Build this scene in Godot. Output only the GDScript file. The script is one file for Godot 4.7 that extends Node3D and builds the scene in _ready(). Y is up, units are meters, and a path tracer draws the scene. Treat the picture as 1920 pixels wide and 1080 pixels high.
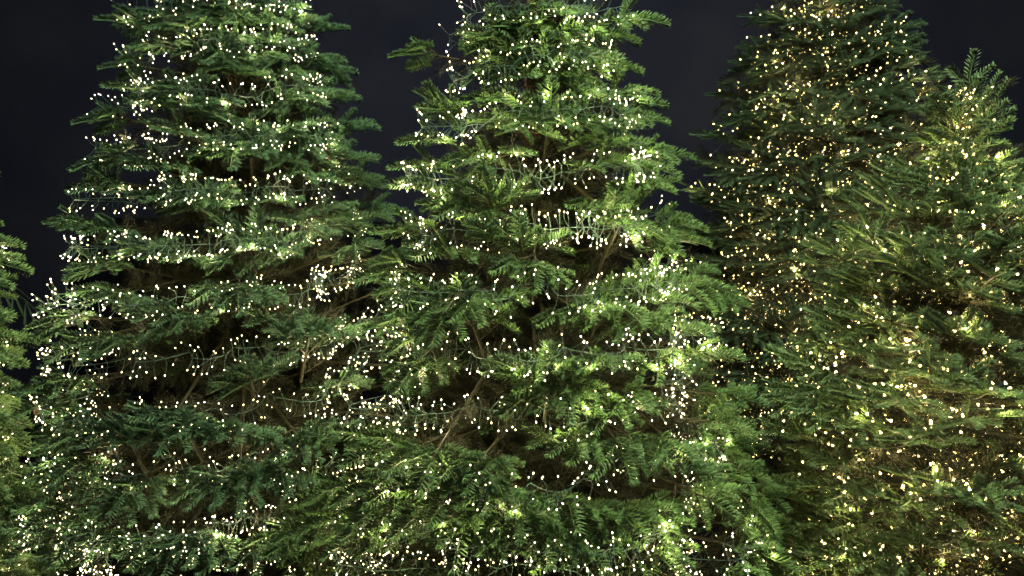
extends Node3D
# Five lit artificial firs in front of a dark wall at night. Built about the trees: every tree stands on
# its own trunk, boughs are placed by bearing round the trunk, height and reach.

const CAM_AT := Vector3(0, 2.2, 0)
const PITCH := 8.0
const FOV := 41.96

var rng := RandomNumberGenerator.new()
var noise := FastNoiseLite.new()
var species := {}          # name -> bough designs
var bulb_shapes := {}
var mats := {}

# ------------------------------------------------------------------ shape collector
class Geo:
	var v := PackedVector3Array()
	var n := PackedVector3Array()
	var c := PackedColorArray()
	var i := PackedInt32Array()
	func needle(base: Vector3, dir: Vector3, up: Vector3, ln: float, wd: float, col: Color, tip: Color) -> void:
		var s := dir.cross(up).normalized()
		var u := s.cross(dir)
		var m := base + dir * ln * 0.62
		var k := v.size()
		v.append_array(PackedVector3Array([base, m + s * wd * 0.5, m + u * wd * 0.38, m - s * wd * 0.5, base + dir * ln]))
		n.append_array(PackedVector3Array([(u - dir * 0.3).normalized(), (s + u * 0.3).normalized(), u, (u * 0.3 - s).normalized(), (dir + u).normalized()]))
		c.append_array(PackedColorArray([col, col, col, col, tip]))
		i.append_array(PackedInt32Array([k, k + 2, k + 1, k, k + 3, k + 2, k, k + 1, k + 3, k + 4, k + 1, k + 2, k + 4, k + 2, k + 3, k + 4, k + 3, k + 1]))
	func tube(pts: PackedVector3Array, r0: float, r1: float, sides: int, col: Color) -> void:
		var k := v.size()
		var m := pts.size()
		for a in m:
			var d: Vector3 = (pts[mini(a + 1, m - 1)] - pts[maxi(a - 1, 0)]).normalized()
			var x := d.cross(Vector3.UP if absf(d.y) < 0.9 else Vector3.RIGHT).normalized()
			var y := x.cross(d)
			var r := lerpf(r0, r1, float(a) / maxf(1.0, m - 1.0))
			for b in sides:
				var w := TAU * b / sides
				var o := x * cos(w) + y * sin(w)
				v.append(pts[a] + o * r)
				n.append(o)
				c.append(col)
		for a in m - 1:
			for b in sides:
				var p := k + a * sides + b
				var q := k + a * sides + (b + 1) % sides
				i.append_array(PackedInt32Array([p, q, p + sides, q, q + sides, p + sides]))
	func mesh(to: ArrayMesh = null) -> ArrayMesh:
		var a := []
		a.resize(Mesh.ARRAY_MAX)
		a[Mesh.ARRAY_VERTEX] = v
		a[Mesh.ARRAY_NORMAL] = n
		a[Mesh.ARRAY_COLOR] = c
		a[Mesh.ARRAY_INDEX] = i
		var m := to if to else ArrayMesh.new()
		m.add_surface_from_arrays(Mesh.PRIMITIVE_TRIANGLES, a)
		return m

# ------------------------------------------------------------------ scene helpers
var taken := {}
func numbered(called: String) -> String:
	var k: int = taken.get(called, 0)
	taken[called] = k + 1
	return called if k == 0 else "%s_%03d" % [called, k]

func tag(o: Node3D, label: String, category := "", group := "", kind := "") -> Node3D:
	if label: o.set_meta("label", label)
	if category: o.set_meta("category", category)
	if group: o.set_meta("group", group)
	if kind: o.set_meta("kind", kind)
	return o

func base(called: String, at: Vector3) -> Node3D:
	var o := Node3D.new()
	o.name = numbered(called)
	o.position = at
	add_child(o)
	return o

func part(called: String, m: Mesh, mat: Material, parent: Node3D, xf := Transform3D.IDENTITY) -> MeshInstance3D:
	var o := MeshInstance3D.new()
	o.name = numbered(called)
	o.mesh = m
	if mat: o.material_override = mat
	o.transform = xf
	parent.add_child(o, true)
	return o

func lin(r: float, g: float, b: float) -> Color:
	return Color(r, g, b).linear_to_srgb()

func plastic(r: float, g: float, b: float, rough: float, vertex := true) -> StandardMaterial3D:
	var m := StandardMaterial3D.new()
	m.albedo_color = lin(r, g, b)
	m.roughness = rough
	m.metallic_specular = 0.32
	m.vertex_color_use_as_albedo = vertex
	m.cull_mode = BaseMaterial3D.CULL_DISABLED
	return m

func face(dir: Vector3, roll: float) -> Basis:
	var z := dir.normalized()
	var x := Vector3.UP.cross(z)
	x = Vector3.RIGHT if x.length() < 0.05 else x.normalized()
	return Basis(x, z.cross(x), z).rotated(z, roll)

func yaw_pitch(yaw: float, pitch: float) -> Vector3:
	return Vector3(sin(yaw) * cos(pitch), sin(pitch), cos(yaw) * cos(pitch))

# ------------------------------------------------------------------ twigs
# moulded tip: flat ranks of needles along a thin stem, bluntly rounded at the end
func moulded_twig(sp: Dictionary, ln: float) -> ArrayMesh:
	var g := Geo.new()
	var droop := rng.randf_range(-0.16, 0.06)
	var tone := rng.randf_range(0.68, 0.88)
	var pts := PackedVector3Array()
	for a in 6:
		var t := a / 5.0
		pts.append(Vector3(0, droop * ln * t * t, ln * t * 0.97))
	g.tube(pts, 0.0021, 0.0012, 3, Color(0.55, 0.62, 0.42))
	var stations: int = int(ln / sp.step)
	for s in stations:
		var t := (s + 0.5) / stations
		var p := Vector3(0, droop * ln * t * t, ln * t)
		var ax := Vector3(0, 2 * droop * t, 1).normalized()
		var env := minf(1.0, 0.55 + t * 2.5) * (1.0 - 0.22 * pow(t, 3.0))
		for r in sp.ranks:
			var phi: float
			var top: bool = r >= 2                      # two flat ranks, then those that stand up from the stem
			if r == 0: phi = rng.randf_range(-0.1, 0.12)
			elif r == 1: phi = PI - rng.randf_range(-0.1, 0.12)
			else: phi = PI * 0.5 + rng.randf_range(0.45, 0.85) * (1.0 if (r + s) % 2 else -1.0)
			var al: float = lerpf(sp.open0, sp.open1, t) * rng.randf_range(0.86, 1.14)
			var rad := Vector3(cos(phi), sin(phi), 0)
			var d := (ax * cos(al) + rad * sin(al)).normalized()
			var k := tone * rng.randf_range(0.6, 1.14)
			var col := Color(k * rng.randf_range(0.88, 1.1), k, k * rng.randf_range(0.85, 1.1))
			g.needle(p + ax * (rng.randf_range(-0.15, 0.15) + (0.5 if top else 0.0)) * sp.step, d, ax.cross(rad), sp.needle * env * (0.82 if top else 1.0) * rng.randf_range(0.85, 1.12), sp.width, col, Color(minf(col.r * 1.15, 1), minf(col.g * 1.08, 1), col.b))
	for e in 7:
		var w := TAU * e / 7.0
		var d2 := Vector3(cos(w) * 0.42, sin(w) * 0.25 + 2 * droop * 0.5, 1).normalized()
		var k2 := tone * rng.randf_range(0.9, 1.15)
		g.needle(Vector3(0, droop * ln, ln * 0.96), d2, Vector3.UP, sp.needle * 0.6, sp.width, Color(k2, k2, k2 * 0.95), Color(k2, k2, k2 * 0.9))
	return g.mesh()

# foil tuft: a round brush of long thin needles
func foil_tuft(sp: Dictionary, ln: float) -> ArrayMesh:
	var g := Geo.new()
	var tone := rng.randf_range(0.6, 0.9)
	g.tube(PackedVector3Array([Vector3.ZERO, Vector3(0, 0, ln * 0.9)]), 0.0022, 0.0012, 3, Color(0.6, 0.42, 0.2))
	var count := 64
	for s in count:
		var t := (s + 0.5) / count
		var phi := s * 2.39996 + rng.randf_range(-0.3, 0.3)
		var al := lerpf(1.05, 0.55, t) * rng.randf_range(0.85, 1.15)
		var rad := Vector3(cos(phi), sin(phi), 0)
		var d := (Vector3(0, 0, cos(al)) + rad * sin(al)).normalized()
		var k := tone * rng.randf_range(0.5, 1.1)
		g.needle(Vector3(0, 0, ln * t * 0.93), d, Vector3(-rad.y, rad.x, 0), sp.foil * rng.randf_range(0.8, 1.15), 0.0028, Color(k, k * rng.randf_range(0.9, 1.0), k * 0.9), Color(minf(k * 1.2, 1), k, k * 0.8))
	return g.mesh()

# ------------------------------------------------------------------ boughs: tip at the origin, root at z = -length
func make_bough(sp: Dictionary, ln: float, inner := false, upright := false) -> Dictionary:
	var fan := []                      # [Transform3D, twig number] of the moulded twigs, outermost first
	var stems := Geo.new()
	var sockets := []
	var sag := rng.randf_range(-0.10, 0.05)
	var at_z := func(z: float) -> Vector3: return Vector3(0, sag * z * z / maxf(ln, 0.3) + 0.0, z)
	var n_twig: int = sp.twigs.size()
	var put := func(p: Vector3, yaw: float, pitch: float, sc: float) -> void:
		fan.append([Transform3D(face(yaw_pitch(yaw, pitch), rng.randf_range(-0.45, 0.45)).scaled_local(Vector3.ONE * sc), p), rng.randi() % n_twig])
	var tl: float = sp.twig
	var dr: float = rng.randf_range(-0.05, 0.15) if upright else rng.randf_range(-0.36, -0.04)
	put.call(at_z.call(-tl), 0.0, dr, 1.0)
	var j := func(a: float) -> float: return a * rng.randf_range(0.8, 1.2)
	for s in ([] if inner else [-1, 1]):
		put.call(at_z.call(-tl - 0.01 + rng.randf_range(-0.02, 0.01)), s * j.call(0.75), dr + rng.randf_range(-0.2, 0.2), rng.randf_range(0.75, 0.98))
	if ln > 0.25 and not inner:
		for s in [-1, 1]:
			put.call(at_z.call(-tl - 0.045), s * j.call(1.2), dr + rng.randf_range(-0.25, 0.2), rng.randf_range(0.6, 0.85))
		put.call(at_z.call(-tl - 0.03), rng.randf_range(-0.5, 0.5), rng.randf_range(0.5, 0.95), rng.randf_range(0.65, 0.9))
		for s in [-1, 1]:
			var r0: Vector3 = at_z.call(-tl - 0.09 + rng.randf_range(-0.03, 0.02))
			var yw: float = s * j.call(0.85)
			var e: Vector3 = r0 + yaw_pitch(yw, rng.randf_range(-0.2, 0.2)) * rng.randf_range(0.07, 0.11)
			stems.tube(PackedVector3Array([r0, e]), 0.004, 0.003, 4, Color(0.5, 0.4, 0.25))
			put.call(e, yw * 0.9, dr * 0.8 + rng.randf_range(-0.2, 0.15), rng.randf_range(0.8, 1.0))
			put.call(e, yw * 0.9 + j.call(0.8), rng.randf_range(-0.25, 0.2), rng.randf_range(0.6, 0.85))
			if sp.dense >= 1.0 or rng.randf() < 0.75: put.call(e, yw * 0.9 - j.call(0.8), rng.randf_range(-0.25, 0.2), rng.randf_range(0.6, 0.85))
			sockets.append(e + Vector3(0, 0.02, 0))
			sockets.append(r0 + Vector3(0, 0.03, 0))
	var back := PackedVector3Array()
	for a in 8:
		back.append(at_z.call(-tl * 0.9 - (ln - tl * 0.9) * a / 7.0))
	stems.tube(back, 0.004, 0.011 if ln > 0.5 else 0.007, 5, Color(0.5, 0.38, 0.22))
	# inner foil tufts
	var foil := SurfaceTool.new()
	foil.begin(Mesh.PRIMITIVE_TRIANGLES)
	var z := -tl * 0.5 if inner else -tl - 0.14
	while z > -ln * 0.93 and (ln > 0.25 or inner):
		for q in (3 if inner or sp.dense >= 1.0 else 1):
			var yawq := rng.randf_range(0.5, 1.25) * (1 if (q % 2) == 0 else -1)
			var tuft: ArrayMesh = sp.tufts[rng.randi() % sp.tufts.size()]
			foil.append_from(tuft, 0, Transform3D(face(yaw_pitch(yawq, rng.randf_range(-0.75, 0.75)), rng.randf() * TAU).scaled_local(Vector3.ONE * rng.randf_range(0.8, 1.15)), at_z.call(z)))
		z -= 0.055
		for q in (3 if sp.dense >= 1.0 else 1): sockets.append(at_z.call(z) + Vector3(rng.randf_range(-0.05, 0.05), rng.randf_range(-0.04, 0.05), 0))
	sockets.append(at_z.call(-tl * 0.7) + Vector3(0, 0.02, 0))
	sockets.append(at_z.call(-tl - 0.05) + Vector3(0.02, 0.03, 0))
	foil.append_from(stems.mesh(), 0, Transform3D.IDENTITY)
	var made := {"length": ln, "fan": fan, "sockets": sockets}
	var own := mini(7, fan.size())
	for bare in 2:
		var st := SurfaceTool.new()
		st.begin(Mesh.PRIMITIVE_TRIANGLES)
		for k in fan.size():
			if bare and k < own: continue
			st.append_from(sp.twigs[fan[k][1]], 0, fan[k][0])
		if bare and fan.size() <= own: continue
		var m := st.commit()
		foil.commit(m)
		made["bare" if bare else "full"] = m
	made["own"] = own
	return made

func make_species(called: String, sp: Dictionary) -> void:
	sp.twigs = []
	sp.tufts = []
	for k in 7: sp.twigs.append(moulded_twig(sp, sp.twig * rng.randf_range(0.85, 1.15)))
	for k in 4: sp.tufts.append(foil_tuft(sp, rng.randf_range(0.12, 0.17)))
	sp.boughs = []
	for ln in sp.lengths:
		sp.boughs.append(make_bough(sp, ln))
	sp.upright_boughs = []
	for ln in [0.16, 0.2, 0.32, 0.36]:
		sp.upright_boughs.append(make_bough(sp, ln, false, true))
	sp.inner_boughs = []
	for ln in [0.16, 0.3, 0.32, 0.5, 0.52, 0.75]:
		sp.inner_boughs.append(make_bough(sp, ln, true))
	species[called] = sp

func radius_at(prof: Array, h: float) -> float:
	if h <= prof[0][0]: return prof[0][1]
	for k in range(1, prof.size()):
		if h <= prof[k][0]:
			var f: float = (h - prof[k - 1][0]) / (prof[k][0] - prof[k - 1][0])
			return lerpf(prof[k - 1][1], prof[k][1], f)
	var last: Array = prof[-1]
	return maxf(0.03, last[1] - (h - last[0]) * 0.42)

# ------------------------------------------------------------------ one tree
func add_bough(t: Dictionary, tree: Node3D, az: float, h: float, reach: float, pitch: float, hero: bool, whole := false, upright := false) -> void:
	var sp: Dictionary = species[t.species]
	var want := reach / cos(pitch)
	var pick: Array = []
	var designs: Array = sp.boughs if hero or whole or sp.dense >= 1.0 and rng.randf() < 0.4 else sp.inner_boughs
	if upright: designs = sp.upright_boughs
	for b in designs:
		if b.length <= want * 1.1 + 0.02: pick.append(b)
	if pick.is_empty(): pick.append(designs[0])
	var longest: float = pick[-1].length
	pick = pick.filter(func(b): return b.length > longest - 0.1)
	var design: Dictionary = pick[rng.randi() % pick.size()]
	var sc := clampf(want / design.length, 0.75, 1.12) * rng.randf_range(0.96, 1.06)
	var dir := yaw_pitch(az, pitch)
	var xf := Transform3D(face(dir, rng.randf_range(-0.35, 0.35)).scaled_local(Vector3.ONE * sc), Vector3(sin(az) * reach, h, cos(az) * reach))
	var own: bool = hero and design.has("bare") and t.own_twigs > 0
	var o := MeshInstance3D.new()
	o.name = numbered("branch")
	o.mesh = design["bare"] if own else design["full"]
	o.set_surface_override_material(0, t.moulded)
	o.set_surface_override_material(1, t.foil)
	o.transform = xf
	tree.add_child(o, true)
	if own:
		for k in design.own:
			t.own_twigs -= 1
			part("twig", sp.twigs[design.fan[k][1]], t.moulded, o, design.fan[k][0])
	t.count += 1
	for s in design.sockets:
		t.sockets.append(xf * s)

func bark() -> StandardMaterial3D:
	var m := StandardMaterial3D.new()
	var nt := NoiseTexture2D.new()
	nt.width = 256
	nt.height = 256
	nt.seamless = true
	var f := FastNoiseLite.new()
	f.seed = 5
	f.frequency = 0.03
	f.fractal_octaves = 4
	nt.noise = f
	var ramp := Gradient.new()
	ramp.set_color(0, lin(0.05, 0.018, 0.009))
	ramp.set_color(1, lin(0.2, 0.075, 0.035))
	nt.color_ramp = ramp
	m.albedo_texture = nt
	m.uv1_triplanar = true
	m.uv1_scale = Vector3(7, 1.6, 7)
	m.roughness = 0.9
	return m

func trunk_mesh(top: float, r: float) -> ArrayMesh:
	var g := Geo.new()
	var rings := 60
	var sides := 22
	for a in rings + 1:
		var y := top * a / rings
		for b in sides:
			var w := TAU * b / sides
			var rr := lerpf(r, r * 0.25, float(a) / rings) * (1.0 + 0.22 * noise.get_noise_3d(cos(w) * 90, y * 22, sin(w) * 90))
			g.v.append(Vector3(cos(w) * rr, y, sin(w) * rr))
			g.n.append(Vector3(cos(w), 0, sin(w)))
			g.c.append(Color.WHITE)
	for a in rings:
		for b in sides:
			var p := a * sides + b
			var q := a * sides + (b + 1) % sides
			g.i.append_array(PackedInt32Array([p, q, p + sides, q, q + sides, p + sides]))
	return g.mesh()

func az_side(az: float) -> float: return signf(wrapf(az, -PI, PI))

func tree(t: Dictionary) -> Node3D:
	var o := base(t.called, t.at)
	tag(o, t.label, "tree", "lit artificial firs standing side by side")
	t.count = 0
	t.sockets = []
	part("trunk", trunk_mesh(t.top - 0.1, t.trunk), mats.bark, o)
	# leader
	var prof: Array = t.prof
	# boughs that reach the outside, nearest the viewer first so that those get twigs of their own
	var tips: Array = t.tips.duplicate()
	tips.sort_custom(func(a, b): return a[2] * cos(deg_to_rad(a[0])) > b[2] * cos(deg_to_rad(b[0])))
	for p in tips:
		var az := deg_to_rad(p[0])
		if p[3] == 0 and absf(p[0]) < 55.0 and p[1] < t.thin and rng.randf() < 0.45: continue
		var pitch: float
		var kind: int = p[3]
		if kind == 1: pitch = rng.randf_range(0.75, 1.0)
		elif kind == 3: pitch = 1.45
		elif kind == 2: pitch = rng.randf_range(-0.5, -0.32)
		else: pitch = lerpf(-0.12, t.rising, clampf(p[1] / minf(t.top, 3.0), 0, 1)) + rng.randf_range(-0.13, 0.13)
		add_bough(t, o, az, p[1], p[2], pitch, true, false, kind == 1 or kind == 3)
	# recessed boughs between them, and the side turned away
	var h: float = t.low
	var row := 0
	var fill := []
	while h < t.top - 0.1:
		var r := radius_at(prof, h)
		var n := int(clampf(TAU * r / t.gap, 4, 16))
		for k in n:
			var az := TAU * (k + 0.5 * (row % 2) + rng.randf_range(-0.25, 0.25)) / n
			var deg := absf(rad_to_deg(wrapf(az, -PI, PI)))
			var y := h + rng.randf_range(-0.06, 0.06)
			var whole: bool = y > t.tips_top
			var reach := r * (rng.randf_range(t.inner0, t.inner1) if deg < 115.0 else rng.randf_range(0.6, 0.85))
			if deg < 16.0 and y < t.tips_top and rng.randf() < 0.6: continue      # the trunk shows here and there
			for fu in t.full:
				if deg > fu[0] and deg < fu[1] and az_side(az) * fu[2] >= 0.0 and y < fu[3]:
					reach = r * rng.randf_range(0.72, 0.98)
					whole = true
			if y > t.tips_top: reach = r * rng.randf_range(0.85, 1.0)
			fill.append([az, y, maxf(reach, 0.08), lerpf(-0.1, 0.35, clampf(h / 3.2, 0, 1)) + rng.randf_range(-0.15, 0.25), deg > 115.0, rng.randf(), whole])
		h += t.rise
		row += 1
	# the side turned away is thinned first
	fill.sort_custom(func(a, b): return a[5] + (1.0 if a[4] else 0.0) < b[5] + (1.0 if b[4] else 0.0))
	for f in fill.slice(0, 298 - t.count):
		add_bough(t, o, f[0], f[1], f[2], f[3], false, f[6])
	return o

# ------------------------------------------------------------------ light strings
func bulb_mesh(r: float, ln: float, cone: bool) -> ArrayMesh:
	var g := Geo.new()
	var prof := [[0.0, 0.45], [0.3, 0.95], [0.75, 0.8], [1.0, 0.35]] if not cone else [[0.0, 0.3], [0.5, 0.6], [0.9, 1.0], [1.0, 0.7]]
	var sides := 6
	for p in prof:
		for b in sides:
			var w := TAU * b / sides
			g.v.append(Vector3(cos(w) * r * p[1], sin(w) * r * p[1], ln * (p[0] - 0.5)))
			g.n.append(Vector3(cos(w), sin(w), p[0] - 0.5).normalized())
			g.c.append(Color.WHITE)
	for a in prof.size() - 1:
		for b in sides:
			var p := a * sides + b
			var q := a * sides + (b + 1) % sides
			g.i.append_array(PackedInt32Array([p, p + sides, q, q, p + sides, q + sides]))
	for e in [0, prof.size() - 1]:
		for b in range(1, sides - 1):
			g.i.append_array(PackedInt32Array([e * sides, e * sides + b, e * sides + b + 1]))
	return g.mesh()

func in_frame(p: Vector3) -> bool:
	var q: Vector3 = (p - CAM_AT).rotated(Vector3.RIGHT, deg_to_rad(PITCH))
	return q.z < -0.2 and absf(q.x / q.z) < 0.683 and absf(q.y / q.z) < 0.385

func finish_string(t: Dictionary, o: Node3D, spots: Array, glow: Array, shape: Mesh, lamp_every: int) -> void:
	# those nearest the viewer are bulbs of their own, the rest one mass
	var near := []
	var rest := []
	for x in spots:
		(near if in_frame(o.position + x.origin) and Vector3(x.origin.x, 0, x.origin.z).normalized().dot(Vector3(sin(deg_to_rad(t.look)), 0, cos(deg_to_rad(t.look)))) > 0.25 else rest).append(x)
	# the 300 taken as bulbs of their own are spread over the side in view
	for k in range(near.size() - 1, 0, -1):
		var q := rng.randi_range(0, k)
		var keep: Transform3D = near[k]
		near[k] = near[q]
		near[q] = keep
	rest.append_array(near.slice(300))
	near = near.slice(0, 300)
	var n := 0
	for x in near:
		var b := part("bulb", shape, glow[rng.randi() % glow.size()], o, x.scaled_local(Vector3.ONE * rng.randf_range(0.85, 1.2)))
		if n % lamp_every == 0:
			var l := OmniLight3D.new()
			l.name = numbered("bulb_light")
			l.light_color = t.lamp_color
			l.light_energy = t.lamp
			l.light_size = 0.004
			l.omni_range = 1.2
			l.omni_attenuation = 2.0
			l.shadow_enabled = true
			b.add_child(l, true)
		n += 1
	if rest.size():
		var mm := MultiMesh.new()
		mm.transform_format = MultiMesh.TRANSFORM_3D
		mm.mesh = shape
		mm.instance_count = rest.size()
		for q in rest.size(): mm.set_instance_transform(q, rest[q])
		var mi := MultiMeshInstance3D.new()
		mi.name = numbered("farther_bulbs")
		mi.multimesh = mm
		mi.material_override = glow[0]
		mi.set_meta("kind", "stuff")
		o.add_child(mi, true)

# a cable wound round the tree with a short lead and a bulb every few centimetres
func cluster_string(t: Dictionary, label: String) -> void:
	var o := base("cluster_light_string", t.at)
	tag(o, label, "string lights", "strings of warm lights wound round the firs")
	var cable := Geo.new()
	var leads := Geo.new()
	var spots := []
	var pts := PackedVector3Array()
	var h: float = t.low
	var az := -PI
	var wait := 0.0
	var side := 1.0
	var step := 0.025
	var green := Color(1, 1, 1)
	while h < t.top - 0.12:
		var r := radius_at(t.prof, h)
		var wob := noise.get_noise_3d(cos(az) * 60.0 + t.at.x * 40, h * 90.0, sin(az) * 60.0)
		var wob2 := noise.get_noise_3d(cos(az) * 110.0 + 300, h * 60.0 + t.at.x * 30, sin(az) * 110.0)
		# where a bough end is near, the cable lies over it; between boughs it sags inwards
		var hold := 0.0
		var lift := 0.0
		var reach := r
		for q in t.tips:
			var du: float = wrapf(az - deg_to_rad(q[0]), -PI, PI) * r
			var dv: float = h - q[1]
			if absf(du) > 0.3 or absf(dv) > 0.2: continue
			var w := exp(-(du * du + dv * dv * 1.6) / 0.024)
			if w > hold:
				hold = w
				lift = (0.07 - dv) * w * 0.4
				reach = q[2]
		var rr := lerpf(r * (0.6 + 0.2 * wob), reach * (lerpf(0.94, 0.7, smoothstep(45.0, 80.0, absf(rad_to_deg(wrapf(az, -PI, PI))))) + 0.1 * wob), hold)
		var p := Vector3(sin(az) * rr, h + lift + 0.04 * wob2 * (1.0 - hold) , cos(az) * rr)
		pts.append(p)
		if pts.size() >= 2 and absf(rad_to_deg(wrapf(az, -PI, PI))) < 125.0:
			var tan := (p - pts[pts.size() - 2]).normalized()
			wait -= step
			while wait <= 0.0:
				var bunch := noise.get_noise_3d(cos(az) * 70.0, h * 70.0 + 500, sin(az) * 70.0)
				wait += t.pitch * lerpf(0.0125, 0.005, clampf(0.5 + bunch * 1.6, 0, 1))
				side = -side
				if rng.randf() > cos(az - deg_to_rad(t.look)) * 1.05 + 0.14: continue
				var out := Vector3(sin(az), 0, cos(az))
				var d := (tan * rng.randf_range(-0.55, 0.55) + Vector3.UP * side * rng.randf_range(0.5, 1.0) + out * rng.randf_range(-0.15, 0.9)).normalized()
				var ln := rng.randf_range(0.035, 0.065)
				var mid := p + d * ln * 0.5 + tan * rng.randf_range(-0.012, 0.012)
				var d3 := (d + Vector3(rng.randf_range(-0.4, 0.4), rng.randf_range(-0.4, 0.4), rng.randf_range(-0.4, 0.4))).normalized()
				var e := mid + d3 * ln * 0.5
				leads.tube(PackedVector3Array([p, mid, e]), 0.001, 0.0009, 3, green)
				spots.append(Transform3D(face(d3, 0.0), e + d3 * 0.005))
		az += step / maxf(rr, 0.08)
		h += t.rise_string * step / maxf(TAU * rr, 0.5)
	cable.tube(pts, 0.0013, 0.0013, 4, green)
	part("cable", cable.mesh(), mats.wire, o)
	tag(part("bulb_leads", leads.mesh(), mats.wire, o), "", "", "", "stuff")
	finish_string(t, o, spots, mats.glow_cool, bulb_shapes.round, 1)

# single bulbs clipped along the boughs, joined by a wire that runs from bough to bough
func clip_string(t: Dictionary, label: String) -> void:
	var o := base("clip_light_string", t.at)
	tag(o, label, "string lights", "strings of warm lights wound round the firs")
	var wire := Geo.new()
	var spots := []
	var last := Vector3.INF
	for s in t.sockets:
		if s.z < -0.25 * radius_at(t.prof, s.y): continue
		if rng.randf() > t.share: continue
		var p: Vector3 = s + Vector3(rng.randf_range(-0.035, 0.035), rng.randf_range(-0.01, 0.035), rng.randf_range(-0.035, 0.035))
		var d := Vector3(rng.randf_range(-0.6, 0.6), rng.randf_range(-0.9, 0.9), rng.randf_range(0.1, 0.8)).normalized()
		spots.append(Transform3D(face(d, 0.0), p + d * 0.006))
		if last != Vector3.INF and last.distance_to(p) < 0.35:
			wire.tube(PackedVector3Array([last, last.lerp(p, 0.5) - Vector3(0, 0.012, 0), p]), 0.0013, 0.0013, 3, Color.WHITE)
		last = p
	tag(part("wire", wire.mesh(), mats.wire, o), "", "", "", "stuff")
	finish_string(t, o, spots, mats.glow_warm, bulb_shapes.cone, 1)

# ------------------------------------------------------------------ small things
func box_prism(pts: PackedVector2Array, depth: float) -> ArrayMesh:
	# a flat outline given its thickness, front at +depth / 2
	var st := SurfaceTool.new()
	st.begin(Mesh.PRIMITIVE_TRIANGLES)
	st.set_smooth_group(-1)
	var tri := Geometry2D.triangulate_polygon(pts)
	for f in [1, -1]:
		for k in range(0, tri.size(), 3):
			for q in ([0, 1, 2] if f > 0 else [0, 2, 1]):
				var p := pts[tri[k + q]]
				st.set_uv(p)
				st.add_vertex(Vector3(p.x, p.y, f * depth * 0.5))
	for k in pts.size():
		var a := pts[k]
		var b := pts[(k + 1) % pts.size()]
		for p in [[a, 1], [b, 1], [b, -1], [a, 1], [b, -1], [a, -1]]:
			st.set_uv(p[0])
			st.add_vertex(Vector3(p[0].x, p[0].y, p[1] * depth * 0.5))
	st.generate_normals()
	return st.commit()

func hang_tag(at: Vector3, turn: float, w: float, hgt: float, m: Material, label: String) -> void:
	var o := base("hang_tag", at)
	o.rotation = Vector3(-0.15, turn, 0.05)
	tag(o, label, "tag")
	var c := 0.2 * w
	part("card", box_prism(PackedVector2Array([Vector2(-w / 2, -hgt), Vector2(w / 2, -hgt), Vector2(w / 2, -c), Vector2(w / 2 - c, 0), Vector2(-w / 2 + c, 0), Vector2(-w / 2, -c)]), 0.0012), m, o)
	var g := Geo.new()
	g.tube(PackedVector3Array([Vector3(0, -c * 0.6, 0.001), Vector3(0.004, 0.02, 0.002), Vector3(0.0, 0.06, -0.02)]), 0.0009, 0.0009, 4, Color.WHITE)
	part("string", g.mesh(), mats.twine, o)

func palm(at: Vector3) -> void:
	var o := base("palm_plant", at)
	tag(o, "dark palm plant with hanging strap leaflets at the far left, behind the firs", "plant")
	var g := Geo.new()
	g.tube(PackedVector3Array([Vector3.ZERO, Vector3(0.02, 0.9, 0), Vector3(0.0, 1.55, 0.02)]), 0.05, 0.035, 10, Color.WHITE)
	part("stem", g.mesh(), mats.bark, o)
	for f in 5:
		var a := [0.35, 1.5, 2.6, 3.9, 5.2][f] as float
		var fr := Geo.new()
		var pts := PackedVector3Array()
		for k in 9:
			var s := k / 8.0
			pts.append(Vector3(0, 1.5, 0) + Vector3(cos(a) * s * 0.75, 0.42 * s - 0.55 * s * s, sin(a) * s * 0.4))
		fr.tube(pts, 0.008, 0.003, 5, Color(0.8, 0.8, 0.6))
		var rib := part("frond", fr.mesh(), mats.palm, o)
		for k in range(2, 9):
			for sd in [-1, 1]:
				var lf := Geo.new()
				var p := pts[k]
				var d := (Vector3(-sin(a) * sd * 0.35, -1.0, cos(a) * sd * 0.2) + (pts[k] - pts[k - 1]) * 1.5).normalized()
				lf.needle(p, d, Vector3(cos(a), 0.1, sin(a)), 0.3 * (1.1 - k * 0.05), 0.024, Color(0.9, 1, 0.9), Color(0.8, 0.9, 0.8))
				part("leaflet", lf.mesh(), mats.palm, rib)

func matt(a: float, b: float, c: float) -> StandardMaterial3D:
	var m := plastic(a, b, c, 1.0, false)
	m.metallic_specular = 0.05
	return m

func wall_material() -> StandardMaterial3D:
	var m := StandardMaterial3D.new()
	var f := FastNoiseLite.new()
	f.seed = 21
	f.frequency = 0.006
	f.fractal_octaves = 4
	var nt := NoiseTexture2D.new()
	nt.width = 512
	nt.height = 512
	nt.seamless = true
	nt.noise = f
	var ramp := Gradient.new()
	ramp.set_color(0, lin(0.0082, 0.0100, 0.0175))
	ramp.set_color(1, lin(0.017, 0.018, 0.0235))
	nt.color_ramp = ramp
	m.albedo_texture = nt
	m.uv1_triplanar = true
	m.uv1_scale = Vector3(0.22, 0.22, 0.22)
	m.roughness = 0.95
	m.metallic_specular = 0.05
	return m

func glow(c: Color, e: float) -> StandardMaterial3D:
	var m := StandardMaterial3D.new()
	m.albedo_color = Color(0.9, 0.88, 0.8)
	m.emission_enabled = true
	m.emission = c
	m.emission_energy_multiplier = e
	return m

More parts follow.
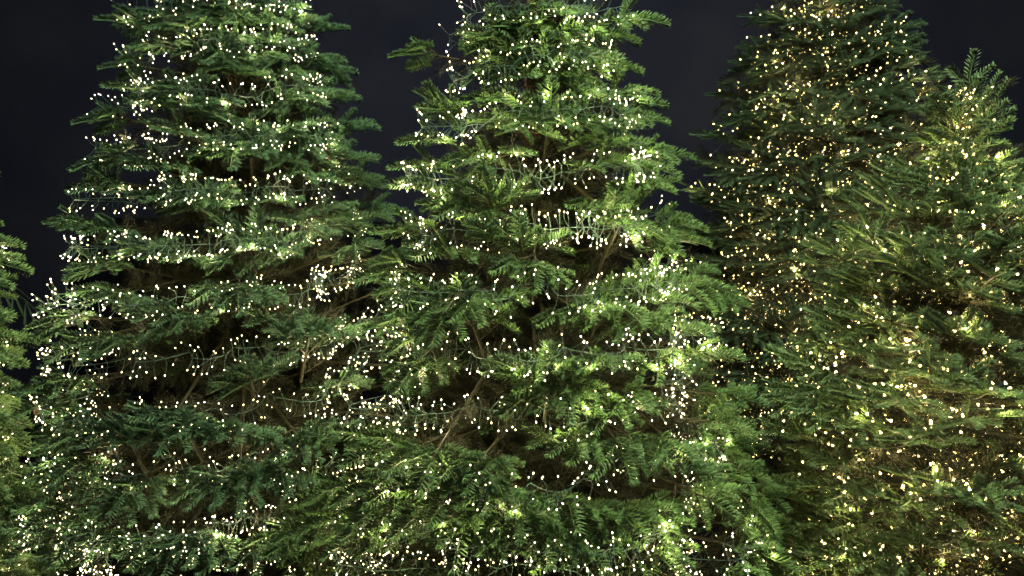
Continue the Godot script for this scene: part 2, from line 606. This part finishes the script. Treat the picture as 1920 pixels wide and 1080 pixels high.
func _ready() -> void:
	# camera
	var cam := Camera3D.new()
	cam.name = "camera"
	cam.position = CAM_AT
	cam.rotation_degrees = Vector3(-PITCH, 0, 0)
	cam.fov = FOV
	cam.near = 0.05
	cam.far = 60.0
	cam.current = true
	add_child(cam)
	# night: almost no light from above, a shop's cool lamp panel high up in front of the trees
	var we := WorldEnvironment.new()
	we.name = "night"
	var e := Environment.new()
	e.background_mode = Environment.BG_COLOR
	e.background_color = lin(0.010, 0.013, 0.02)
	e.tonemap_mode = Environment.TONE_MAPPER_LINEAR
	e.tonemap_exposure = 1.15
	e.sdfgi_enabled = true
	e.ssao_enabled = true
	e.ssil_enabled = true
	we.environment = e
	add_child(we)
	var lamp := AreaLight3D.new()
	lamp.name = "lamp_panel"
	lamp.position = Vector3(0.8, 5.9, -1.0)
	lamp.area_size = Vector2(3.6, 1.2)
	lamp.light_energy = 66.0
	lamp.light_color = Color(1.0, 1.0, 0.96)
	lamp.area_range = 20.0
	lamp.shadow_enabled = true
	add_child(lamp)
	lamp.look_at(Vector3(0.2, 1.3, -2.9))

	rng.seed = 20
	noise.seed = 3
	noise.frequency = 0.02
	mats.bark = bark()
	mats.wire = plastic(0.022, 0.05, 0.036, 0.45)
	mats.twine = plastic(0.35, 0.3, 0.2, 0.9)
	mats.palm = plastic(0.03, 0.05, 0.025, 0.5)
	mats.glow_cool = [glow(lin(1.0, 0.84, 0.5), 5.0), glow(lin(1.0, 0.84, 0.5), 2.5), glow(lin(1.0, 0.84, 0.5), 9.0)]
	mats.glow_warm = [glow(lin(1.0, 0.76, 0.3), 6.0), glow(lin(1.0, 0.76, 0.3), 3.0), glow(lin(1.0, 0.76, 0.3), 11.0)]
	bulb_shapes.round = bulb_mesh(0.0025, 0.0065, false)
	bulb_shapes.cone = bulb_mesh(0.0046, 0.011, true)

	# the place
	var floor_mesh := PlaneMesh.new()
	floor_mesh.size = Vector2(40, 30)
	tag(part("floor", floor_mesh, matt(0.006, 0.006, 0.007), self, Transform3D(Basis.IDENTITY, Vector3(0, 0, -5))), "dark floor that the firs stand on", "", "", "structure")
	var wall_mesh := BoxMesh.new()
	wall_mesh.size = Vector3(30, 9, 0.2)
	tag(part("wall", wall_mesh, wall_material(), self, Transform3D(Basis.IDENTITY, Vector3(0, 4.5, -7.2))), "dark navy wall behind the firs", "", "", "structure")
	var screen := part("fabric_screen", box_prism(PackedVector2Array([Vector2(-3.75, 0), Vector2(5.5, 0), Vector2(5.5, 1.78), Vector2(-3.35, 1.92), Vector2(-3.62, 1.45)]), 0.04), matt(0.003, 0.003, 0.004), self, Transform3D(Basis.IDENTITY, Vector3(0, 0, -6.1)))
	tag(screen, "low black fabric screen with a slanted left edge behind the firs", "screen")

	make_species("spruce", {"twig": 0.126, "step": 0.0104, "ranks": 6, "open0": 1.12, "open1": 0.8, "needle": 0.048, "width": 0.0054, "foil": 0.045, "dense": 0.5, "lengths": [0.2, 0.38, 0.4, 0.6, 0.62, 0.64, 0.95, 1.0]})
	make_species("grey_fir", {"twig": 0.135, "step": 0.0085, "ranks": 4, "open0": 0.95, "open1": 0.6, "needle": 0.044, "width": 0.0046, "foil": 0.05, "dense": 1.0, "lengths": [0.2, 0.4, 0.42, 0.62, 0.66, 0.95]})
	make_species("herringbone_fir", {"twig": 0.112, "step": 0.0108, "ranks": 5, "open0": 1.0, "open1": 0.75, "needle": 0.036, "width": 0.005, "foil": 0.04, "dense": 1.0, "lengths": [0.15, 0.2, 0.34, 0.36, 0.52, 0.56]})

	var left := {"called": "spruce_tree", "species": "spruce", "label": "tall blue green fir at the left, ringed by rows of short wired lights", "at": Vector3(-1.38, 0, -3.9), "top": 4.3, "low": 0.1, "trunk": 0.075, "tips_top": 2.95, "gap": 0.36, "rise": 0.2, "inner0": 0.3, "inner1": 0.5, "rise_string": 0.215, "look": 12.0, "thin": 2.05, "rising": 0.2, "full": [[45.0, 115.0, 1.0, 9.0], [40.0, 115.0, -1.0, 1.15]], "lamp": 0.014, "lamp_color": Color(1.0, 0.9, 0.68), "pitch": 1.0, "own_twigs": 295,
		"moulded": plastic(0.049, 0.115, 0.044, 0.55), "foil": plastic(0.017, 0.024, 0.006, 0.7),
		"prof": [[0.04, 1.48], [0.75, 1.36], [1.19, 1.25], [1.37, 1.20], [1.59, 1.16], [1.79, 1.03], [2.03, 0.95], [2.19, 0.80], [2.34, 0.75], [2.54, 0.70], [2.79, 0.59], [3.02, 0.51]],
		"tips": [[16, 2.94, 0.53, 0], [14, 2.84, 0.56, 1], [12, 3.01, 0.51, 0], [21, 2.87, 0.56, 0], [-62, 2.97, 0.60, 0], [-62, 2.76, 0.60, 0], [-37, 2.64, 0.65, 0], [-61, 2.51, 0.72, 0], [-50, 2.32, 0.76, 0], [-43, 2.19, 0.80, 0], [-43, 2.06, 0.92, 0], [-28, 1.90, 0.99, 0], [-37, 1.73, 1.07, 0], [-26, 1.59, 1.16, 0], [-22, 1.50, 1.18, 0], [102, 3.00, 0.54, 0], [87, 2.77, 0.59, 0], [76, 2.83, 0.57, 0], [70, 2.63, 0.66, 0], [82, 2.49, 0.71, 0], [72, 2.33, 0.75, 0], [74, 2.23, 0.78, 0], [-9, 2.90, 0.55, 0], [18, 2.73, 0.61, 0], [23, 2.76, 0.60, 0], [-17, 2.56, 0.69, 0], [2, 2.55, 0.70, 0], [23, 2.48, 0.71, 1], [41, 2.60, 0.67, 0], [51, 2.61, 0.67, 0], [16, 2.29, 0.76, 2], [27, 2.37, 0.74, 0], [-7, 2.45, 0.72, 0], [3, 2.24, 0.78, 1], [0, 2.13, 0.85, 0], [6, 2.15, 0.83, 0], [28, 2.15, 0.84, 0], [42, 2.27, 0.77, 0], [-6, 2.18, 0.80, 0], [-21, 2.03, 0.95, 0], [-11, 1.95, 0.98, 0], [-2, 1.92, 0.99, 0], [17, 1.96, 0.97, 0], [25, 1.96, 0.97, 0], [16, 1.89, 1.00, 0], [22, 2.09, 0.90, 1], [-24, 1.89, 1.00, 0], [-6, 1.82, 1.02, 0], [-4, 1.86, 1.01, 0], [27, 1.91, 0.99, 0], [17, 1.71, 1.08, 2], [20, 1.78, 1.04, 0], [2, 1.74, 1.06, 0], [4, 1.66, 1.12, 0], [1, 1.70, 1.09, 0], [-7, 1.68, 1.10, 0], [19, 1.56, 1.17, 1], [22, 1.42, 1.19, 0], [10, 1.45, 1.18, 0], [-1, 1.50, 1.18, 0], [7, 1.34, 1.21, 1], [6, 1.29, 1.22, 0], [3, 1.23, 1.24, 2], [-2, 1.32, 1.21, 0], [16, 1.25, 1.23, 0], [18, 1.17, 1.25, 1], [31, 1.29, 1.22, 1], [6, 1.10, 1.27, 0], [16, 0.99, 1.30, 2], [12, 1.05, 1.28, 0], [-18, 1.03, 1.29, 0], [-13, 1.00, 1.29, 0], [-2, 1.14, 1.26, 0], [-5, 1.03, 1.29, 0], [-1, 0.83, 1.34, 0], [-8, 0.85, 1.33, 0], [8, 0.84, 1.33, 0], [-5, 1.36, 1.20, 1], [-6, 0.99, 1.30, 0], [29, 1.66, 1.12, 0], [32, 1.69, 1.10, 1], [35, 1.61, 1.15, 0], [36, 1.44, 1.19, 0], [31, 1.25, 1.23, 0], [8, 2.77, 0.59, 0], [-29, 2.84, 0.57, 0], [40, 2.86, 0.56, 0], [47, 2.73, 0.61, 0], [14, 2.50, 0.71, 0], [-9, 2.63, 0.66, 0], [-15, 2.29, 0.76, 0], [14, 2.37, 0.74, 0], [56, 2.42, 0.73, 0], [39, 2.46, 0.72, 0], [46, 2.37, 0.74, 0], [47, 2.11, 0.87, 0], [37, 2.03, 0.95, 0], [39, 2.96, 0.53, 0], [0, 2.96, 0.53, 0], [-21, 2.92, 0.54, 0], [24, 2.97, 0.52, 0], [62, 3.00, 0.51, 0], [-18, 1.66, 1.12, 0], [-20, 1.56, 1.17, 0], [-15, 1.75, 1.06, 0], [-16, 1.83, 1.02, 0], [-15, 1.45, 1.19, 0], [-17, 1.33, 1.21, 0], [-11, 1.26, 1.23, 0], [-20, 1.19, 1.25, 0], [24, 1.04, 1.29, 0], [28, 1.16, 1.26, 0], [20, 0.91, 1.31, 0], [12, 0.79, 1.35, 0], [28, 1.46, 1.18, 0], [35, 1.73, 1.07, 0], [4, 1.92, 0.99, 0], [-9, 1.59, 1.16, 0], [-17, 0.91, 1.32, 0], [-14, 0.84, 1.33, 0], [-6, 0.92, 1.32, 0], [-17, 0.76, 1.35, 0], [-10, 0.78, 1.35, 0], [-4, 0.79, 1.35, 0], [4, 0.81, 1.34, 0], [14, 0.90, 1.32, 0], [18, 0.78, 1.35, 0], [-16, 1.10, 1.27, 0], [-10, 1.13, 1.27, 0], [-21, 0.92, 1.31, 0], [-23, 0.81, 1.34, 0], [-12, 0.94, 1.31, 0], [8, 0.94, 1.31, 0], [-26, 1.43, 1.19, 0], [-27, 1.32, 1.21, 0], [-22, 1.30, 1.22, 0], [-26, 1.21, 1.25, 0], [-18, 1.23, 1.24, 0], [-30, 1.66, 1.12, 0], [-26, 1.07, 1.28, 0]]}
	var centre := {"called": "spruce_tree", "species": "spruce", "label": "bright green fir in the middle, the nearest of the tall trees", "at": Vector3(0.09, 0, -3.2), "top": 4.1, "low": 0.12, "trunk": 0.07, "tips_top": 2.95, "gap": 0.36, "rise": 0.2, "inner0": 0.3, "inner1": 0.5, "rise_string": 0.2, "look": 0.0, "thin": 2.05, "rising": 0.2, "full": [[55.0, 115.0, 1.0, 1.5], [55.0, 115.0, -1.0, 1.1]], "lamp": 0.014, "lamp_color": Color(1.0, 0.9, 0.68), "pitch": 1.0, "own_twigs": 295,
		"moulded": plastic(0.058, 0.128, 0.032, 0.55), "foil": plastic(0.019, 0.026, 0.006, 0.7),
		"prof": [[0.43, 1.31], [0.73, 1.22], [0.98, 1.04], [1.28, 1.03], [1.47, 0.94], [1.70, 0.93], [1.87, 0.75], [2.05, 0.71], [2.23, 0.64], [2.38, 0.60], [2.59, 0.48], [2.74, 0.41], [2.90, 0.37]],
		"tips": [[-2, 2.81, 0.39, 0], [5, 2.73, 0.41, 1], [-10, 2.82, 0.38, 0], [1, 2.89, 0.37, 0], [10, 2.87, 0.38, 0], [-12, 2.74, 0.41, 0], [-25, 2.82, 0.39, 0], [15, 2.74, 0.41, 0], [-81, 2.73, 0.57, 0], [-72, 2.58, 0.48, 1], [-55, 2.50, 0.53, 0], [-58, 2.37, 0.60, 0], [-61, 2.28, 0.62, 0], [-54, 2.21, 0.65, 0], [-33, 2.16, 0.67, 2], [-29, 2.12, 0.68, 0], [-10, 2.44, 0.56, 0], [-6, 2.75, 0.40, 1], [7, 2.56, 0.49, 1], [-18, 2.26, 0.63, 1], [-6, 2.09, 0.69, 1], [79, 2.87, 0.52, 0], [81, 2.81, 0.42, 0], [81, 2.70, 0.43, 0], [79, 2.55, 0.52, 0], [68, 2.48, 0.54, 0], [80, 2.61, 0.49, 0], [77, 2.35, 0.63, 0], [57, 2.28, 0.62, 0], [50, 2.19, 0.65, 0], [29, 2.01, 0.72, 2], [62, 2.06, 0.71, 0], [11, 2.02, 0.72, 0], [-1, 1.86, 0.76, 2], [-15, 1.89, 0.75, 0], [-61, 1.89, 0.75, 0], [-56, 2.04, 0.72, 0], [-34, 2.04, 0.71, 0], [-22, 1.88, 0.75, 1], [20, 1.90, 0.74, 1], [73, 1.81, 0.84, 0], [78, 1.73, 0.90, 0], [64, 2.00, 0.72, 0], [11, 1.78, 0.85, 0], [8, 1.77, 0.86, 0], [-23, 1.71, 0.93, 2], [-31, 1.80, 0.83, 0], [-10, 1.75, 0.88, 0], [-19, 1.82, 0.80, 0], [-47, 1.56, 0.94, 0], [-31, 1.54, 0.94, 2], [6, 1.47, 0.94, 2], [3, 1.50, 0.94, 0], [17, 1.46, 0.95, 0], [-1, 1.61, 0.93, 0], [2, 1.69, 0.93, 1], [-10, 1.63, 0.93, 0], [64, 1.38, 0.98, 0], [51, 1.60, 0.94, 0], [42, 1.52, 0.94, 0], [32, 1.60, 0.93, 0], [24, 1.80, 0.82, 0], [28, 1.75, 0.88, 0], [32, 1.81, 0.81, 0], [-23, 1.24, 1.03, 2], [-29, 1.30, 1.02, 0], [-33, 1.32, 1.01, 0], [-14, 1.28, 1.02, 0], [8, 1.39, 0.98, 0], [17, 1.30, 1.02, 2], [33, 1.23, 1.03, 2], [34, 1.27, 1.03, 0], [-7, 1.31, 1.01, 1], [-10, 1.22, 1.03, 0], [-57, 1.06, 1.04, 0], [-51, 1.03, 1.04, 0], [-58, 0.93, 1.08, 0], [-69, 0.82, 1.22, 0], [-66, 0.86, 1.13, 0], [-16, 1.01, 1.04, 2], [-13, 1.04, 1.04, 0], [-4, 1.14, 1.04, 0], [-5, 1.16, 1.03, 0], [6, 1.16, 1.03, 0], [1, 1.05, 1.04, 0], [18, 1.11, 1.04, 0], [23, 1.07, 1.04, 0], [44, 1.25, 1.03, 0], [63, 1.08, 1.04, 0], [66, 0.93, 1.08, 0], [51, 0.96, 1.06, 0], [66, 0.87, 1.12, 0], [-29, 2.70, 0.42, 0], [-2, 2.64, 0.45, 0], [-43, 2.80, 0.39, 0], [28, 2.80, 0.39, 0], [43, 2.70, 0.42, 0], [19, 2.68, 0.43, 0], [-17, 2.56, 0.49, 0], [25, 2.54, 0.50, 0], [10, 2.43, 0.57, 0], [26, 2.45, 0.56, 0], [33, 2.37, 0.60, 0], [-23, 2.33, 0.61, 0], [35, 2.22, 0.64, 1], [31, 2.30, 0.62, 0], [-35, 1.97, 0.73, 0], [-37, 1.81, 0.82, 0], [-39, 1.74, 0.89, 0], [-33, 1.67, 0.93, 0], [41, 1.80, 0.82, 0], [38, 1.71, 0.93, 0], [38, 1.94, 0.73, 1], [22, 1.51, 0.94, 0], [31, 1.43, 0.96, 0], [16, 1.36, 0.99, 0], [-44, 1.39, 0.98, 0], [-33, 1.19, 1.03, 0], [-40, 1.28, 1.03, 0], [-27, 1.09, 1.04, 0], [-40, 1.03, 1.04, 0], [-31, 0.97, 1.06, 0], [-48, 0.88, 1.12, 0], [10, 1.03, 1.04, 0], [33, 0.99, 1.04, 0], [40, 1.10, 1.04, 0], [30, 1.33, 1.00, 0], [52, 1.34, 1.00, 0], [14, 1.64, 0.93, 0], [56, 0.83, 1.15, 0], [46, 0.89, 1.11, 0], [40, 0.95, 1.06, 0], [26, 0.97, 1.05, 0], [17, 1.01, 1.04, 0], [-43, 1.14, 1.04, 0], [-37, 1.10, 1.04, 0], [-44, 0.94, 1.08, 0], [67, 1.00, 1.15, 0], [3, 1.22, 1.03, 0], [11, 1.27, 1.03, 0], [-20, 1.16, 1.04, 0], [8, 1.08, 1.04, 0], [-9, 1.06, 1.04, 0]]}
	var back := {"called": "fir_tree", "species": "grey_fir", "label": "dark grey green fir with soft brushy twigs, behind the short tree at the right", "at": Vector3(1.92, 0, -4.7), "top": 4.2, "low": 0.7, "trunk": 0.08, "tips_top": 3.3, "gap": 0.3, "rise": 0.17, "inner0": 0.6, "inner1": 0.92, "look": -20.0, "thin": 2.05, "rising": 0.2, "full": [[60.0, 115.0, 0.0, 2.2]], "lamp": 0.042, "lamp_color": Color(1.0, 0.87, 0.6), "pitch": 1.0, "own_twigs": 140, "share": 0.95,
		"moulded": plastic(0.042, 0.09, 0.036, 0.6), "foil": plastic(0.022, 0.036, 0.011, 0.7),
		"prof": [[-0.41, 1.50], [0.45, 1.32], [1.16, 1.13], [1.74, 0.97], [2.17, 0.89], [2.51, 0.82], [2.75, 0.72], [2.96, 0.61], [3.18, 0.58], [3.29, 0.48]],
		"tips": [[-89, 3.20, 0.56, 0], [-83, 3.02, 0.60, 0], [-87, 2.95, 0.62, 0], [-104, 2.78, 0.72, 0], [-90, 2.51, 0.82, 0], [-74, 2.33, 0.85, 0], [-69, 2.56, 0.80, 0], [-84, 2.16, 0.89, 0], [-58, 2.18, 0.88, 2], [-42, 2.19, 0.88, 2], [-39, 2.14, 0.89, 0], [-32, 1.96, 0.93, 0], [-31, 1.92, 0.93, 2], [28, 3.05, 0.60, 0], [27, 2.99, 0.61, 0], [20, 2.86, 0.66, 0], [31, 2.79, 0.70, 0], [2, 2.98, 0.61, 0], [-2, 2.72, 0.73, 0], [-26, 2.70, 0.74, 1], [-14, 2.34, 0.85, 0], [-24, 2.31, 0.86, 1], [-10, 2.17, 0.89, 0], [-18, 2.06, 0.91, 0], [-55, 1.97, 0.93, 0], [-57, 1.78, 0.96, 0], [-43, 1.74, 0.97, 0], [-58, 2.92, 0.63, 0], [-42, 3.01, 0.60, 0], [-21, 2.96, 0.61, 0], [-12, 2.84, 0.68, 0], [-43, 2.72, 0.74, 0], [-32, 2.51, 0.81, 0], [-49, 2.41, 0.84, 0], [-36, 2.32, 0.86, 0], [-18, 2.59, 0.78, 0], [-5, 2.53, 0.81, 0], [5, 2.61, 0.78, 0], [6, 2.45, 0.83, 0], [-9, 2.37, 0.85, 0], [2, 2.31, 0.86, 0], [-56, 2.62, 0.78, 0], [-34, 3.09, 0.59, 0], [-11, 3.10, 0.59, 0], [-56, 3.15, 0.58, 0], [-60, 2.83, 0.68, 0], [-50, 1.57, 1.02, 0], [-37, 1.51, 1.03, 0], [-29, 1.71, 0.98, 0], [-21, 1.83, 0.95, 0], [-43, 1.42, 1.05, 0], [-32, 1.28, 1.09, 0], [-25, 1.45, 1.05, 0], [-41, 1.15, 1.13, 0], [-32, 1.07, 1.15, 0], [-49, 1.35, 1.07, 0], [-46, 1.89, 0.94, 0], [-33, 1.82, 0.96, 0], [-19, 1.67, 0.99, 0], [-28, 2.04, 0.91, 1], [-9, 1.97, 0.93, 0], [-17, 1.52, 1.03, 0], [-46, 2.09, 0.90, 0], [9, 2.72, 0.73, 0], [-21, 2.48, 0.82, 0], [-29, 1.61, 1.01, 1], [-36, 1.38, 1.07, 0], [-34, 1.20, 1.11, 0], [-36, 0.90, 1.20, 0], [-24, 1.04, 1.16, 0], [-19, 2.23, 0.87, 1], [-4, 2.67, 0.75, 0], [-27, 2.88, 0.65, 0], [12, 2.93, 0.63, 0]]}
	var front := {"called": "fir_tree", "species": "herringbone_fir", "label": "short olive green fir at the right whose pointed top is in view", "at": Vector3(1.71, 0, -2.9), "top": 2.62, "low": 0.25, "trunk": 0.034, "tips_top": 2.62, "gap": 0.24, "rise": 0.14, "inner0": 0.5, "inner1": 0.9, "look": -25.0, "thin": 2.05, "rising": 0.75, "full": [[60.0, 115.0, 0.0, 1.6]], "lamp": 0.026, "lamp_color": Color(1.0, 0.87, 0.6), "pitch": 1.0, "own_twigs": 295, "share": 0.85,
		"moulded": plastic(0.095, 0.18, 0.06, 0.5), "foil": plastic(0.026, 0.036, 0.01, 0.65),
		"prof": [[0.59, 0.73], [1.01, 0.65], [1.30, 0.75], [1.47, 0.73], [1.70, 0.60], [1.88, 0.52], [2.00, 0.58], [2.23, 0.38], [2.29, 0.28], [2.35, 0.22], [2.44, 0.18], [2.56, 0.16], [2.67, 0.01]],
		"tips": [[0, 2.68, 0.02, 3], [-100, 2.56, 0.10, 1], [80, 2.58, 0.12, 1], [150, 2.52, 0.14, 1], [-150, 2.50, 0.15, 1], [-39, 2.40, 0.19, 0], [-26, 2.35, 0.22, 1], [-36, 2.46, 0.17, 1], [-42, 2.30, 0.27, 0], [-28, 2.24, 0.35, 1], [-18, 2.57, 0.15, 1], [27, 2.53, 0.16, 1], [13, 2.46, 0.18, 0], [-69, 2.52, 0.17, 1], [-55, 2.52, 0.16, 1], [-40, 2.54, 0.16, 1], [-5, 2.40, 0.20, 0], [-66, 2.43, 0.18, 0], [-55, 2.35, 0.22, 0], [-17, 2.32, 0.24, 0], [9, 2.32, 0.24, 0], [4, 2.28, 0.30, 0], [-76, 2.30, 0.27, 0], [-116, 2.29, 0.29, 0], [-115, 2.25, 0.35, 0], [-78, 2.19, 0.41, 0], [-9, 2.15, 0.44, 0], [-10, 2.07, 0.51, 0], [-70, 2.10, 0.48, 1], [-87, 2.01, 0.57, 0], [-69, 1.90, 0.53, 0], [-74, 1.88, 0.52, 0], [-50, 2.05, 0.53, 0], [-45, 2.04, 0.55, 0], [-11, 1.83, 0.54, 0], [-81, 1.71, 0.59, 0], [-71, 1.76, 0.57, 0], [-68, 1.66, 0.61, 0], [-62, 1.76, 0.57, 0], [-95, 1.55, 0.68, 0], [-81, 1.44, 0.73, 0], [-79, 1.34, 0.74, 2], [-81, 1.55, 0.68, 0], [-70, 1.38, 0.74, 2], [-63, 1.35, 0.74, 2], [-81, 1.27, 0.74, 0], [-53, 1.55, 0.68, 0], [-47, 1.54, 0.69, 0], [-40, 1.60, 0.65, 0], [-32, 1.49, 0.71, 0], [-45, 1.49, 0.71, 0], [-42, 1.73, 0.58, 0], [-27, 1.77, 0.56, 0], [-20, 1.76, 0.57, 0], [-51, 1.27, 0.74, 0], [-44, 1.24, 0.72, 0], [-30, 1.25, 0.73, 0], [-28, 1.32, 0.74, 0], [-17, 1.23, 0.72, 0], [-22, 1.03, 0.66, 0], [-11, 1.11, 0.68, 0], [-44, 1.01, 0.65, 0], [-58, 0.98, 0.65, 0], [-50, 0.88, 0.67, 0], [-60, 0.85, 0.67, 0], [-35, 2.22, 0.38, 0], [-23, 2.20, 0.39, 0], [-42, 2.15, 0.44, 0], [-29, 2.08, 0.50, 1], [-20, 2.00, 0.57, 0], [-35, 1.96, 0.56, 0], [-53, 1.97, 0.56, 0], [-59, 1.80, 0.55, 0], [-45, 1.88, 0.52, 0], [-26, 1.89, 0.53, 0], [-14, 1.94, 0.55, 0], [-47, 1.67, 0.61, 0], [-35, 1.67, 0.61, 1], [-23, 1.67, 0.61, 0], [-13, 1.64, 0.63, 0], [-58, 1.51, 0.71, 0], [-48, 1.40, 0.73, 0], [-37, 1.39, 0.73, 0], [-23, 1.47, 0.72, 0], [-15, 1.47, 0.73, 0], [-61, 1.23, 0.72, 0], [-70, 1.10, 0.68, 0], [-58, 1.10, 0.68, 0], [-38, 1.16, 0.70, 0], [-33, 1.07, 0.67, 1], [-21, 1.23, 0.72, 0], [-53, 1.40, 0.73, 0], [-29, 0.97, 0.66, 0], [-38, 0.90, 0.67, 0], [-20, 1.36, 0.74, 0], [-17, 1.57, 0.67, 0]]}
	var edge := {"called": "spruce_tree", "species": "spruce", "label": "fir at the left edge of which only the branch ends are in view", "at": Vector3(-2.57, 0, -3.1), "top": 2.9, "low": 0.1, "trunk": 0.06, "tips_top": 2.2, "gap": 0.3, "rise": 0.2, "inner0": 0.5, "inner1": 0.85, "rise_string": 0.2, "look": 65.0, "thin": 2.05, "rising": 0.2, "full": [[30.0, 150.0, 1.0, 9.0]], "lamp": 0.0055, "lamp_color": Color(1.0, 0.9, 0.68), "pitch": 1.2, "own_twigs": 120,
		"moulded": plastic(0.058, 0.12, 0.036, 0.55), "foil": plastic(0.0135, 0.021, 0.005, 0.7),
		"prof": [[0.48, 0.55], [0.68, 0.54], [0.93, 0.52], [1.19, 0.53], [1.51, 0.51], [1.61, 0.46], [1.88, 0.51], [1.99, 0.48], [2.29, 0.41]],
		"tips": [[98, 1.98, 0.48, 0], [96, 1.87, 0.51, 0], [91, 1.60, 0.46, 0], [89, 1.50, 0.51, 0], [83, 1.40, 0.51, 0], [84, 1.21, 0.52, 0], [83, 0.94, 0.52, 0], [79, 0.86, 0.52, 0], [81, 0.71, 0.53, 0], [96, 0.74, 0.53, 0], [97, 0.50, 0.55, 0], [86, 1.70, 0.48, 0], [77, 1.29, 0.52, 0], [76, 1.12, 0.52, 0], [72, 0.67, 0.53, 0], [81, 0.54, 0.55, 0], [82, 1.82, 0.50, 0], [87, 1.01, 0.52, 0], [69, 0.81, 0.52, 0], [81, 1.51, 0.50, 0], [89, 0.66, 0.54, 0], [85, 0.85, 0.52, 0], [74, 0.98, 0.52, 0]]}
	for t in [left, centre, back, front, edge]:
		tree(t)
	cluster_string(left, "warm white cluster lights on green cable wound round the left blue green fir")
	cluster_string(centre, "warm white cluster lights on green cable wound round the bright middle fir")
	cluster_string(edge, "warm white cluster lights on the fir cut off by the left edge")
	clip_string(back, "yellowish single bulbs scattered over the dark grey green fir behind")
	clip_string(front, "larger warm single bulbs scattered over the short olive fir at the right")

	var paper := plastic(0.16, 0.1, 0.065, 0.9, false)
	hang_tag(Vector3(-1.93, 1.33, -2.95), 0.3, 0.022, 0.062, paper, "small tan paper tag hanging between the two fir trees at the left")
	hang_tag(Vector3(2.0, 3.42, -4.2), -0.2, 0.03, 0.12, plastic(0.4, 0.33, 0.24, 0.8, false), "pale tag hanging by the trunk of the dark grey green fir")
	palm(Vector3(-3.75, 0, -4.9))
